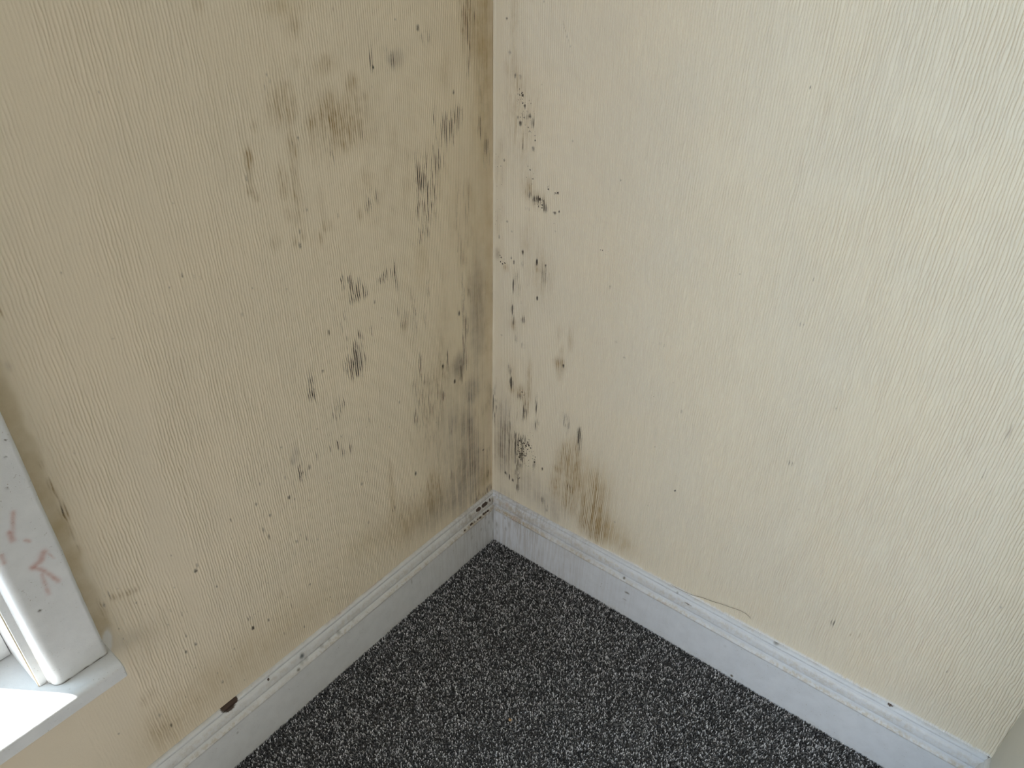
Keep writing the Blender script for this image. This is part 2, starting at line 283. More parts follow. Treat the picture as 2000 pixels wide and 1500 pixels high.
STAIN_R = '''287,11604,21,23,K,100 435,11631,63,239,B,40 360,11110,33,39,K,60 436,11118,54,110,B,35 364,10872,88,96,B,40 487,10757,22,32,K,70 596,10754,32,32,K,50 567,10629,65,81,B,35 604,10470,87,99,D,90 708,10302,22,33,K,100 713,10143,44,42,K,100 823,10159,33,33,K,80 618,10001,33,43,K,90 882,10050,33,67,K,70 642,9945,56,43,D,90 822,9887,77,34,D,100 559,10095,22,34,K,60 734,10180,197,436,D,55 713,10152,198,420,B,25 689,9496,34,124,K,75 689,9496,45,142,B,50 909,9624,33,35,K,70 821,9287,45,45,D,70 938,9734,88,155,D,50 511,10207,201,801,B,25 1718,9891,20,25,K,50 2705,9445,19,16,K,70 2833,10503,18,15,K,50 1046,10697,21,24,K,40 263,9310,24,28,K,70 1404,11676,14,14,K,80 1416,11634,10,21,K,70 1439,11586,10,29,K,60 1462,11530,10,29,K,55 1496,11460,10,29,K,50 1530,11390,10,29,K,50 1573,11321,10,29,K,45 1617,11252,10,22,K,40 1028,11914,20,14,K,50 1091,11846,20,21,K,30 1173,11781,20,21,K,25 1265,11716,19,21,K,25 823,8901,92,130,B,80 862,8796,34,47,K,80 1118,8711,169,140,D,100 1094,8734,135,112,B,50 1117,8729,56,56,K,80 1223,8640,34,56,K,100 1047,8761,34,37,K,80 956,8741,34,37,K,80 1272,8994,77,63,D,80 1473,8945,86,54,D,100 801,8516,35,29,K,100 1429,8583,33,28,K,100 1525,8642,16,18,K,100 1438,8433,66,113,D,60 906,9130,135,182,D,50 352,8175,25,30,K,60 156,7811,25,31,K,60 466,8001,25,30,K,50 1460,8246,22,29,K,50 831,7991,95,319,B,28 733,7659,24,41,K,100 795,7614,36,41,K,60 464,7472,19,21,K,100 529,7394,25,42,K,80 740,7421,37,63,K,50 341,7235,51,65,B,80 120,7464,52,96,G,45 1076,7545,24,61,K,100 1104,7449,47,103,B,60 1279,7529,17,31,K,90 1217,7345,165,393,B,35 1278,7311,59,145,K,45 263,7342,102,107,D,60 2480,8143,153,46,D,80 527,6873,25,88,K,95 614,7009,50,195,K,35 1120,6813,24,43,K,95 525,6377,26,68,K,90 545,6059,52,93,B,90 545,6082,26,58,K,60 788,6234,38,57,K,75 529,6171,26,69,K,80 807,5640,39,71,K,60 619,5728,26,71,K,60 242,5680,27,24,K,60 739,6593,25,33,K,40 2690,7524,21,48,K,40 1839,8529,32,74,K,20 2928,6497,31,41,K,35 3130,6246,31,16,K,60 1663,6237,47,111,B,35 1944,6166,46,198,B,50 1718,5562,97,93,B,90 1817,5553,24,35,K,100 1749,5844,36,113,B,35 1731,5351,61,141,B,45 3646,6744,58,30,K,35 3796,6757,77,29,K,30 3944,6770,75,29,K,25 459,4926,41,101,K,70 507,4610,42,78,K,80 534,4647,28,77,K,90 538,4466,55,65,B,70 991,4884,53,300,B,70 843,4462,122,155,B,100 843,4462,95,116,D,80 763,4363,41,65,K,80 920,4192,68,184,B,80 920,4192,54,131,K,45 899,3982,55,133,K,70 1200,4353,26,154,K,70 1236,3809,54,133,K,55 532,4725,193,513,Y,30 314,3127,207,790,G,70 56,3858,44,304,K,60 320,2617,210,416,G,55 487,3352,116,366,K,35 706,3298,43,70,K,100 712,3058,43,171,K,90 880,3225,84,140,K,80 819,2864,115,259,D,100 819,2864,86,201,K,60 900,3049,156,312,D,100 824,2676,86,146,K,90 1051,3222,83,195,D,90 746,2307,44,374,K,75 1045,2582,85,204,D,80 1204,2911,83,312,D,80 1228,2676,56,201,K,50 742,1844,45,92,K,75 796,2105,74,212,D,80 1437,2740,27,43,K,75 403,2082,30,46,K,90 465,2038,45,46,K,100 542,2001,45,46,K,100 618,1980,30,46,K,90 1125,3483,137,109,D,50 1882,4367,50,126,K,60 1985,4180,50,177,K,60 2312,4057,36,126,K,100 2327,4182,36,75,K,70 2343,3821,49,154,K,50 2004,3520,51,133,B,100 2223,3723,87,182,B,65 2106,3365,203,320,B,65 1840,2948,92,69,B,90 1888,3255,65,135,B,50 1799,2492,134,229,B,80 2173,2980,204,301,B,75 2174,2592,104,112,B,100 2172,2620,65,70,K,50 2451,2800,50,110,B,80 2158,2245,184,287,B,70 2765,2914,122,296,B,70 2698,2504,124,194,B,95 2775,2373,149,251,B,95 2806,2020,200,314,B,95 3002,2430,121,414,B,45 2870,1755,251,203,B,80 2835,2839,413,675,Y,60 3080,2033,489,353,Y,80 3454,1766,478,256,Y,50 2242,2945,509,683,Y,40 1773,1722,344,376,G,40 1183,2007,429,376,G,35 1509,1849,56,90,K,60 1635,1642,42,76,K,90 366,1401,218,160,G,30 577,2521,590,889,Y,30 4153,6104,19,20,K,40 3785,5721,80,106,D,40 2649,4980,57,47,D,40 4394,5591,28,42,K,45 4534,3799,20,24,K,100 3348,2282,24,28,K,60 3992,4598,20,23,K,45 3525,3529,45,63,K,30 4043,3140,32,38,K,35 5378,11208,10,18,K,100 6420,5437,47,49,K,45 6203,5349,40,40,K,30 6841,6728,14,26,K,50 8956,6517,44,79,K,25 6746,4589,23,31,K,35 7839,2529,38,69,K,40 8166,2468,11,23,B,80 8298,2532,14,45,B,80 9637,2726,12,32,K,60 9845,4430,16,36,K,45 8988,7265,21,104,G,40 4812,6998,428,28,K,14 5615,11005,64,124,B,20 4947,8419,16,16,K,60 6032,8651,14,23,K,70 6016,7915,58,40,K,30 2696,9443,14,16,K,70 2972,9373,9,16,K,50'''
# on the skirting: u,d,z,ru,rv,kind,strength  (W bare wood chip, K dirt, O rust, G grey flake)
STAIN_SL = '''7309,36,1361,143,112,W,100 7223,43,1356,91,75,W,95 7372,26,1367,65,75,W,95 408,116,1219,77,46,W,100 484,116,1223,46,44,W,100 634,116,1224,61,46,W,100 703,111,1230,38,35,W,95 234,115,1226,23,54,W,90 395,184,1036,47,23,W,90 468,181,1038,31,23,W,90 541,179,1040,46,23,W,90 683,187,1032,46,23,W,90 775,186,1034,23,23,W,80 989,179,1040,61,23,W,80 878,179,1040,23,18,W,80 1234,187,1033,30,23,W,80 532,0,1417,92,35,W,75 644,0,1414,61,35,W,60 937,0,1412,61,26,W,45 75,0,1411,47,36,K,90 152,0,1431,47,27,K,80 306,0,1422,62,21,K,60 957,108,1234,76,52,K,35 5813,120,1201,40,46,G,100 5838,121,1198,27,31,G,90 6538,89,1260,21,30,W,90 4968,144,1069,55,63,K,50 5194,138,1073,41,47,K,40 5387,141,1071,54,47,K,45 5305,135,1074,41,47,W,25 5758,130,1077,54,62,K,40 5862,139,1072,54,62,K,40 4592,139,1072,41,48,K,35 153,128,1162,31,90,K,50 139,149,1066,31,54,K,50 222,202,723,19,182,K,60 228,208,221,24,148,K,50 379,202,671,24,73,K,50 668,203,651,31,72,K,40 490,199,900,31,54,K,40 1007,203,641,31,71,K,35 3002,200,856,22,83,K,50 5981,189,1028,40,31,K,70 7367,201,758,27,31,K,50 7686,108,1234,39,45,W,20 8037,142,1070,52,45,W,30 8199,84,1267,129,44,W,15 7912,137,1098,130,45,W,15 7586,134,1135,130,45,W,18 7288,132,1144,105,45,W,20 8211,0,1388,51,44,K,35 5084,15,1369,67,22,O,33 4914,12,1370,80,22,O,31 4803,10,1370,76,22,O,57 4621,7,1371,97,22,O,48 4463,4,1371,75,22,O,42 4273,1,1372,70,22,O,23 4081,0,1375,100,22,O,54 3949,0,1379,73,22,O,67 3827,0,1382,90,22,O,69 3661,0,1386,66,23,O,80 3516,0,1390,109,23,O,58 3397,0,1393,73,23,O,59 3188,0,1399,86,23,O,72 3021,0,1403,73,23,O,77 2881,0,1407,75,23,O,25 2747,0,1410,84,23,O,55 2564,0,1415,95,23,O,63 2420,0,1419,97,23,O,28 2243,0,1424,70,23,O,76 2080,0,1428,79,24,O,61 8660,0,1392,102,29,K,16 8554,0,1391,102,29,K,20 8447,0,1390,102,29,K,13 8339,0,1389,102,29,K,11 8229,0,1388,103,29,K,32 8118,0,1387,103,30,K,17 8006,0,1386,103,30,K,18 7892,0,1385,103,30,K,34 7777,0,1384,103,30,K,28 7660,0,1384,103,30,K,29 7542,0,1383,103,30,K,17 7422,0,1382,104,30,K,13 7301,0,1381,104,30,K,20 7178,0,1380,104,30,K,15 7054,0,1379,104,30,K,19 2027,10,1370,50,22,W,12 1889,9,1370,33,22,W,28 1711,7,1371,72,22,W,11 1573,6,1371,44,22,W,19 1386,4,1371,48,22,W,49 1207,2,1372,34,23,W,49 1078,1,1372,50,23,W,18 941,0,1372,58,23,W,20 793,-1,1372,31,23,W,12 634,0,1377,47,23,W,33 409,0,1380,57,23,W,38'''
STAIN_SR = '''506,0,1414,77,28,W,95 428,0,1419,46,23,W,85 584,0,1409,46,23,W,85 798,0,1433,46,53,O,70 534,110,1232,46,53,O,40 820,101,1244,61,53,K,25 826,201,1010,77,71,O,35 548,199,878,31,54,K,40 301,204,534,32,92,K,45 676,201,756,31,108,K,40 588,204,554,47,73,K,35 321,207,274,32,92,K,35 183,142,1070,47,54,K,35 3817,173,1045,29,33,K,90 3951,202,700,59,27,K,70 3914,202,690,29,25,K,60 3915,205,466,59,20,K,45 6485,209,53,29,34,K,95 4991,66,1323,28,32,K,60 5273,112,1229,127,26,W,50 9168,204,592,99,98,W,22 9050,203,632,113,65,W,18 9137,34,1363,69,47,W,55 7063,27,1367,55,48,K,60 7190,0,1382,138,32,W,40 7699,114,1230,83,32,W,25 8011,125,1179,110,48,W,22 10011,0,1467,82,32,W,55 10193,0,1442,124,25,W,45 8424,0,1407,165,22,W,30 8697,0,1397,192,25,W,30 8095,0,1434,137,25,W,30 7776,0,1386,82,24,O,40 4715,208,175,89,68,W,12 5051,206,385,73,101,W,12 5527,202,720,14,132,W,25 5440,199,889,14,98,W,25 6292,204,539,86,230,W,10 6207,201,754,43,49,K,25 4847,198,932,114,33,W,25 4821,211,987,57,33,O,30 2437,0,1430,74,24,W,45 2062,0,1407,45,34,O,40 2631,0,1408,88,34,W,40 2836,0,1394,88,25,W,45 3067,4,1371,87,23,W,40 3431,0,1383,101,23,W,40 10701,0,1402,55,80,W,60 10517,0,1403,111,32,W,30'''

PITCH = 0.0042
ROW = 0.0042
def wall_relief(U, Z, side):
    so = 0 if side == 'L' else 5
    near = sstep(0.05, 0.45, U)                      # straighter ribs beside the corner
    big = 1.0 if side == 'R' else 0.62
    ph = U / PITCH
    ph = ph + 1.1 * big * (vn(U / 0.09, Z / 0.16, 1 + so) - 0.5)
    ph = ph + 0.34 * big * (vn(U / 0.012, Z / 0.030, 2 + so) - 0.5) * (0.25 + 0.75 * near)
    ph = ph + 0.52 * (vn(U / 0.0052, Z / 0.0125, 3 + so) - 0.5) * (0.12 + 0.88 * near)
    s = 0.5 + 0.5 * np.cos(2 * np.pi * ph)
    rid = np.round(ph); rh = np.mod(np.sin(rid * 12.9898 + so) * 43758.5453, 1.0)     # one random number per rib
    rib = (1 - (1 - s) ** 4.0) if side == 'R' else s ** 1.7
    amp = ((0.0021 if side == 'R' else 0.00115) * (1 - (0.0 if side == 'R' else 0.40) * sstep(0.55, 1.0, Z))) * ((0.70 + 0.6 * vn(U / 0.055, Z / 0.12, 4 + so)) if side == 'L' else (0.90 + 0.2 * vn(U / 0.055, Z / 0.12, 4 + so))) * ((0.92 + 0.16 * rh) if side == 'R' else (0.75 + 0.5 * rh))
    amp = amp * ((0.55 + 0.45 * sstep(0.15, 0.50, vn(U / 0.03, Z / 0.05, 5 + so))) if side == 'L' else (0.80 + 0.20 * sstep(0.15, 0.50, vn(U / 0.03, Z / 0.05, 5 + so))))
    # ridges break up into short lengths
    amp = amp * (1 - (0.12 if side == 'R' else 0.62) * near * sstep(0.52, 0.80, vn(U / 0.0042, Z / 0.013, 10 + so)))
    amp = amp * ((0.55 + 0.45 * sstep(0.05, 0.40, U)) if side == 'R' else (0.80 + 0.20 * sstep(0.05, 0.45, U)))
    if side == 'L':
        amp = amp * (1 - 0.9 * (1 - sstep(0.012, 0.020, U)))
        amp = amp * (1 - 0.85 * sstep(0.840, 0.850, U))
        amp = amp * (1 - 0.6 * np.exp(-(((U - 0.735) / 0.03) ** 2)))
        low = 1 - sstep(0.20, 0.40, Z + 0.10 * vn(U / 0.1, Z / 0.1, 7))
        amp = amp * (1 - 0.6 * low * sstep(0.35, 0.6, U))
    else:
        amp = amp * (1 - 0.8 * (1 - sstep(0.012, 0.034, U)))
        low = 1 - sstep(0.15, 0.24, Z + 0.05 * vn(U / 0.1, Z / 0.1, 8))
        amp = amp * (1 - 0.6 * low)
    d = amp * rib
    # beads and dribbles of old paint
    bead = vn(U / 0.0042, Z / 0.0065, 6 + so)
    patch = sstep(0.50, 0.75, vn(U / 0.05, Z / 0.07, 7 + so))
    d = d + 0.00035 * sstep(0.62, 0.95, bead) * patch * near
    # uneven plaster
    d = d + 0.0014 * (vn(U / 0.22, Z / 0.26, 8 + so) - 0.5) + 0.0003 * (vn(U / 0.07, Z / 0.09, 9 + so) - 0.5)
    if side == 'L':
        # covered screw plug: a small raised ring
        r = np.hypot(U - 0.1271, (Z - 0.7653))
        d = d + 0.0006 * np.exp(-(((r - 0.0105) / 0.0022) ** 2)) - 0.0003 * np.exp(-((r / 0.006) ** 2))
        # lapped paper edge beside the corner
        d = d + 0.0005 * (1 - sstep(0.013, 0.0165, U)) * (1 - sstep(0.85, 0.95, Z))
    else:
        d = d + 0.0011 * np.exp(-((U - 0.002) / 0.0025) ** 2)
    return d, s, rh

def stain_fields(us, zs, U, Z, ridge, rh, table, side):
    sh = U.shape
    F = {k: np.zeros(sh, np.float32) for k in 'BKGYDP'}
    for e in table.split():
        a = e.split(','); u, z, ru, rz = (float(v) * 1e-4 for v in a[:4]); ch = a[4]; st = float(a[5]) / 100
        small = ch == 'K' and ru < 0.0034 and rz < 0.0062
        if not small: g_ = {'K': 1.38, 'B': 1.25, 'G': 1.15}.get(ch, 1.0); ru *= g_; rz *= g_
        R = 2.2
        i0, i1 = np.searchsorted(us, (u - R * ru, u + R * ru)); j0, j1 = np.searchsorted(zs, (z - R * rz, z + R * rz))
        if i1 <= i0 or j1 <= j0: continue
        sl = (slice(j0, j1), slice(i0, i1))
        q = ((U[sl] - u) / ru) ** 2 + ((Z[sl] - z) / rz) ** 2
        v = st * np.exp(-(0.62 if ch in 'BK' else 0.9) * q ** (1.4 if ch != 'Y' else 1.0))
        k = 'P' if small else ch
        F[k][sl] = 1 - (1 - F[k][sl]) * (1 - v)
    # thin all-over growth close to the corner, and loose specks low on the left wall
    so = 0 if side == 'L' else 3
    cloud = sstep(0.42, 0.75, 0.6 * vn(U / 0.035, Z / 0.11, 12 + so) + 0.4 * vn(U / 0.012, Z / 0.03, 13 + so))
    if side == 'L':
        w = np.exp(-(U / 0.17) ** 2) * (1 - 0.6 * sstep(0.85, 1.1, Z))
        w2 = np.exp(-(((U - 0.36) / 0.16) ** 2 + ((Z - 0.98) / 0.17) ** 2))
        F['K'] = 1 - (1 - F['K']) * (1 - 0.42 * w * cloud); F['B'] = 1 - (1 - F['B']) * (1 - (0.36 * w + 0.30 * w2) * cloud)
        F['Y'] = 1 - (1 - F['Y']) * (1 - 0.22 * w)
        rg = np.random.default_rng(3)
        for _ in range(170):
            u = rg.uniform(0.18, 0.84); z = rg.uniform(0.15, 0.52) if rg.random() < 0.8 else rg.uniform(0.5, 1.15)
            r0 = rg.uniform(0.0009, 0.0020); r1 = r0 * rg.uniform(1.2, 2.4); st = rg.uniform(0.18, 0.6)
            i0, i1 = np.searchsorted(us, (u - 2.2 * r0, u + 2.2 * r0)); j0, j1 = np.searchsorted(zs, (z - 2.2 * r1 - 0.004, z + 2.2 * r1 + 0.004))
            sl = (slice(j0, j1), slice(i0, i1))
            v = st * np.exp(-0.9 * ((U[sl] - u) / r0) ** 2 - 0.9 * ((Z[sl] - z) / max(r1, 0.0028)) ** 2)
            F['P'][sl] = np.maximum(F['P'][sl], v)
    else:
        w = np.exp(-((U - 0.045) / 0.06) ** 2)
        F['K'] = 1 - (1 - F['K']) * (1 - 0.22 * w * cloud); F['B'] = 1 - (1 - F['B']) * (1 - 0.22 * w * cloud)
        F['D'] = 1 - (1 - F['D']) * (1 - 0.30 * w * cloud)
    gm = sstep(0.30, 0.88, 1 - ridge)                # mould keeps to the grooves between the ribs
    st2 = vn(U / 0.0040, Z / 0.0085, 10 + so); st3 = vn(U / 0.012, Z / 0.030, 11 + so); st4 = vn(U / 0.0021, Z / 0.024, 9 + so)
    brk = sstep(0.25, 0.75, 0.45 * st4 + 0.30 * st2 + 0.25 * st3)
    rk = np.mod(rh * 7.31, 1.0)                      # some grooves hold more than others
    B = np.clip(1.15 * F['B'] * (0.38 + 0.62 * gm) * (0.45 + 0.85 * brk) * (0.65 + 0.5 * rk), 0, 1)
    K = np.clip(1.35 * F['K'] * ((0.10 + 0.90 * gm) if side == 'L' else (0.40 + 0.60 * gm)) * (0.22 + 1.05 * brk) * (0.60 + 0.6 * rk), 0, 1)
    K = np.maximum(K, np.clip(F['P'] * (0.75 + 0.4 * st2), 0, 1))
    pale = (sstep(0.50, 0.86, ridge) if side == 'L' else sstep(0.30, 0.72, ridge)) * sstep(0.38, 0.54, rh) * (1 - 0.7 * sstep(0.40, 0.60, Z))   # dry ridges stay pale
    G = np.clip(1.1 * F['G'] * (1 - 0.92 * pale) * (0.75 + 0.45 * st3), 0, 1)
    Y = np.clip(F['Y'] * (1 - 0.60 * pale) * (0.7 + 0.5 * st3), 0, 1)
    B = B * (1 - 0.88 * pale)
    return B, K, G, Y, F['D']

def wall_mesh(name, side, table, us, zs, place, hole=None, slabs=None):
    U, Z = np.meshgrid(us, zs)
    U = U.astype(np.float64); Z = Z.astype(np.float64)
    d, ridge, rh = wall_relief(U, Z, side)
    fade = (1 - sstep(0.92, 0.94, U)) if side == 'L' else 1.0
    d = d * fade
    B, K, G, Y, D = stain_fields(us, zs, U, Z, ridge, rh, table, side)
    W = np.zeros_like(U)
    if side == 'L':
        Y = np.maximum(Y, 0.75 * sstep(0.842, 0.852, U + 0.006 * (vn(U / 0.02, Z / 0.02, 3) - 0.5)) * sstep(0.40, 0.46, Z) * (0.6 + 0.4 * vn(U / 0.02, Z / 0.03, 2)))
        W = np.clip((0.55 + 1.2 * vn(U / 0.004, Z / 0.009, 4)) * np.exp(-(((U - 0.859 + 0.25 * (Z - 0.43)) / 0.007) ** 2 + ((Z - 0.430) / 0.021) ** 2) ** 2), 0, 0.6)
        K = np.maximum(K, 0.55 * sstep(0.8625, 0.8665, U) * (1 - sstep(0.93, 0.94, U)) * sstep(0.43, 0.45, Z) * vn(U * 0, Z / 0.03, 6))
        # patchy dark gap line where the paper meets the skirting
        K = np.maximum(K, 0.30 * (1 - sstep(0.1372, 0.1395, Z)) * sstep(0.4, 0.75, vn(U / 0.02, Z / 0.01, 4)))
    else:
        e = 0.1385 + 0.0055 * vn(U / 0.0044, Z * 0, 5) * sstep(0.15, 0.7, U) + 0.002 * vn(U / 0.03, Z * 0, 6)
        W = (1 - sstep(e - 0.0015, e + 0.0015, Z)) * 0.8 * sstep(0.20, 0.32, U)
    m_, n_ = U.shape
    verts = place(U.ravel(), d.ravel(), Z.ravel())
    idx = np.arange(m_ * n_).reshape(m_, n_)
    a, b, c_, e_ = idx[:-1, :-1], idx[:-1, 1:], idx[1:, 1:], idx[1:, :-1]
    if side == 'R': quads = np.stack([a, b, c_, e_], -1)
    else: quads = np.stack([a, e_, c_, b], -1)
    keep = np.ones(a.shape, bool)
    if hole:
        uc = 0.5 * (us[:-1] + us[1:]); zc = 0.5 * (zs[:-1] + zs[1:])
        keep &= ~((uc[None, :] > hole[0]) & (uc[None, :] < hole[1]) & (zc[:, None] > hole[2]) & (zc[:, None] < hole[3]))
    quads = quads[keep]
    A = np.stack([B, K, G, Y], -1).reshape(-1, 4); A2 = np.stack([D, W, ridge, np.ones_like(U)], -1).reshape(-1, 4)
    return mesh_np(name, verts, quads, {'stain': A, 'stain_two': A2}, True, [box_vf(*s) for s in slabs])

zs = np.concatenate([np.array([-0.006, 0.06]), np.arange(0.124, 1.34, ROW), np.arange(1.35, 2.03, 0.045), np.array([2.03, 2.2, 2.45])])
step = PITCH / 6
us_r = np.concatenate([np.arange(0.0, RET_Y - 0.0003, PITCH / 8), [RET_Y]])
us_l = np.concatenate([np.arange(0.0, 0.93, step), [0.94, WX0, 1.2, 1.45, 1.7, WX1, 2.0, 2.4, 2.9, 3.6, ROOM_X]])
T = 0.15
me = wall_mesh('wall_right', 'R', STAIN_R, us_r, zs, lambda u, d, z: np.stack([d, u, z], -1),
               None, [(-T, -0.004, -T, RET_Y + T, -0.05, ROOM_Z + 0.05)])
tag(link('wall_right', me, M_WALL_R), 'right wall of the corner in cream painted ribbed wallpaper with spotted mould', 'wall', 'structure')
me = wall_mesh('wall_left', 'L', STAIN_L, us_l, zs, lambda u, d, z: np.stack([u, d, z], -1), (WX0, WX1, WZ0, WZ1),
               [(-T, WX0 - 0.006, -T, -0.004, -0.05, ROOM_Z + 0.05), (WX1 + 0.006, ROOM_X + T, -T, -0.004, -0.05, ROOM_Z + 0.05),
                (WX0, WX1, -T, -0.004, -0.05, WZ0 - 0.015), (WX0, WX1, -T, -0.004, WZ1, ROOM_Z + 0.05)])
tag(link('wall_left', me, M_WALL_L), 'left wall with the window, cream ribbed wallpaper streaked with brown mould', 'wall', 'structure')

# plain remainder of the room
def struct(name, boxes, mat, label, cat):
    return tag(link(name, boxes_mesh(name, boxes), mat), label, cat, 'structure')
struct('wall_return', [(-T, BREAST_X, RET_Y, RET_Y + 0.1, -0.05, ROOM_Z + 0.05)], M_PLAIN, 'side wall of the chimney breast closing the alcove at the right edge', 'wall')
struct('wall_breast', [(BREAST_X - 0.1, BREAST_X, RET_Y + 0.1, BREAST_END, -0.05, ROOM_Z + 0.05), (-T, BREAST_X - 0.1, BREAST_END - 0.1, BREAST_END, -0.05, ROOM_Z + 0.05),
       (-T, -0.0, BREAST_END, ROOM_Y, -0.05, ROOM_Z + 0.05)], M_PLAIN, 'plain cream chimney breast wall out of frame on the right', 'wall')
struct('wall_back', [(-T, ROOM_X + T, ROOM_Y, ROOM_Y + T, -0.05, ROOM_Z + 0.05)], M_PLAIN, 'plain cream wall opposite the window wall, behind the camera', 'wall')
struct('ceiling', [(-T, ROOM_X + T, -T, ROOM_Y + T, ROOM_Z, ROOM_Z + 0.1)], M_CEIL, 'flat white painted ceiling above the room', 'ceiling')
struct('floor', [(-T, ROOM_X + T, -T, ROOM_Y + T, -0.10, -0.0045)], M_FLOOR, 'floor under the dark grey flecked carpet', 'floor')
struct('ground', [(-3, 6, -6, -T - 0.06, -0.45, -0.35)], M_GROUND, 'grey paved ground outside the window', 'ground')

# ------------------------------------------------------------------ skirting boards
PROF = [(0,.1372),(.003,.1366),(.0062,.1340),(.0072,.1300),(.0056,.1290),(.0056,.1280),(.0082,.1272),(.0115,.1225),(.0135,.1130),(.0137,.1090),(.0118,.1083),(.0118,.1073),(.0148,.1064),(.0185,.1035),(.0210,.0995),(.0212,.0975),(.0198,.0962),(.0205,.0500),(.0210,-.0055)]
def skirting(name, p0, dirv, nrm, length, m0, m1, table, label, dense=True, damp_len=0.16, mat=None):
    pr = []
    for (d0, z0), (d1, z1) in zip(PROF, PROF[1:]):
        L = math.hypot(d1 - d0, z1 - z0); k = max(1, int(L / 0.0022))
        for i in range(k): pr.append((d0 + (d1 - d0) * i / k, z0 + (z1 - z0) * i / k))
    pr.append(PROF[-1]); pr = np.array(pr)
    us = np.arange(0, min(length, 1.10), 0.002) if dense else np.array([0.0])
    us = us[us < length - 0.001]
    us = np.concatenate([us, np.linspace(us[-1], length, 8)[1:]])
    Ug, Dg = np.meshgrid(us, pr[:, 0]); Zg = np.repeat(pr[:, 1][:, None], len(us), 1)
    Uu = Ug + m0 * Dg * (1 - Ug / length) - m1 * Dg * (Ug / length)
    wob = 0.0006 * (vn(Uu / 0.05, Zg / 0.05, 3) - 0.5) * (Dg > 0.001)
    p0 = np.array(p0, float); dirv = np.array(dirv, float); nrm = np.array(nrm, float)
    P = p0 + Uu[..., None] * dirv + (Dg + wob)[..., None] * nrm; P[..., 2] = Zg
    F = {k: np.zeros(Uu.shape) for k in 'WKOG'}
    for e in table.split():
        a = e.split(','); u, d, z, ru, rv = (float(v) * 1e-4 for v in a[:5]); st = float(a[6]) / 100
        q = ((Uu - u) / ru) ** 2 + ((Dg - d) ** 2 + (Zg - z) ** 2) / rv ** 2
        F[a[5]] = np.maximum(F[a[5]], st * np.exp(-0.7 * q ** 1.5))
    # chipped paint is a shallow hollow in the board
    P -= (0.0006 * sstep(0.35, 0.6, F['W']))[..., None] * nrm
    damp = np.exp(-(Uu / damp_len) ** 1.4) * (0.35 + 0.65 * vn(Uu / 0.03, Zg / 0.2, 6))
    edge = np.clip(sstep(0.094, 0.0975, Zg) * (1 - sstep(0.103, 0.107, Zg)) + 0.55 * sstep(0.108, 0.112, Zg) * (1 - sstep(0.122, 0.127, Zg)), 0, 1)
    edge = edge * (1 + 1.6 * np.exp(-Uu / 0.30)) * (0.25 + 0.75 * vn(Uu / 0.06, Zg / 0.02, 8)) + 0.5 * sstep(0.1335, 0.136, Zg) * vn(Uu / 0.02, Zg / 0.02, 7) + 0.35 * (1 - sstep(-0.004, 0.02, Zg)) * vn(Uu / 0.04, Zg / 0.04, 9)
    m_, n_ = Uu.shape; idx = np.arange(m_ * n_).reshape(m_, n_)
    a, b, c_, e_ = idx[:-1, :-1], idx[:-1, 1:], idx[1:, 1:], idx[1:, :-1]
    flip = np.dot(np.cross(dirv, (0, 0, -1)), nrm) < 0
    q = (np.stack([a, e_, c_, b], -1) if flip else np.stack([a, b, c_, e_], -1)).reshape(-1, 4)
    z0 = np.zeros_like(Uu)
    A = np.stack([F['W'], F['K'], F['O'], z0], -1).reshape(-1, 4); A3 = np.stack([F['G'], z0, z0, z0], -1).reshape(-1, 4); A2 = np.stack([damp, edge, z0, z0], -1).reshape(-1, 4)
    me = mesh_np(name, P.reshape(-1, 3), q, {'stain': A, 'stain_two': A2, 'stain_three': A3})
    return tag(link(name, me, mat or M_PAINT), label, 'skirting board', 'structure')
skirting('baseboard_left', (0, 0, 0), (1, 0, 0), (0, 1, 0), ROOM_X, 1, 1, STAIN_SL, 'white moulded skirting board along the left wall, chipped to brown wood')
skirting('baseboard_right', (0, 0, 0), (0, 1, 0), (1, 0, 0), RET_Y, 1, 1, STAIN_SR, 'white moulded skirting board along the right wall, blue skylight put into its colour', damp_len=0.24, mat=M_PAINT_SKYLIT)
skirting('baseboard_return', (0, RET_Y, 0), (1, 0, 0), (0, -1, 0), BREAST_X, 1, -1, '', 'short white skirting board on the alcove side wall at lower right', damp_len=0.01)
skirting('baseboard_breast', (BREAST_X, RET_Y, 0), (0, 1, 0), (1, 0, 0), BREAST_END - RET_Y, -1, -1, '', 'white skirting board along the chimney breast out of frame', False, 0.01)

# ------------------------------------------------------------------ window in the left wall
win = empty('window_1'); win.location = (WX0, 0, SILL_Z)
tag(win, 'white painted sash window with casing and sill at the lower left', 'window', 'structure')
def wpart(name, me, mat=M_PAINT, parent=win):
    o = link(name, me, mat); o.parent = parent
    mw = Matrix.Translation(-Vector(win.location)) if parent is win else Matrix.Identity(4)
    if parent is win: o.matrix_local = mw
    return o

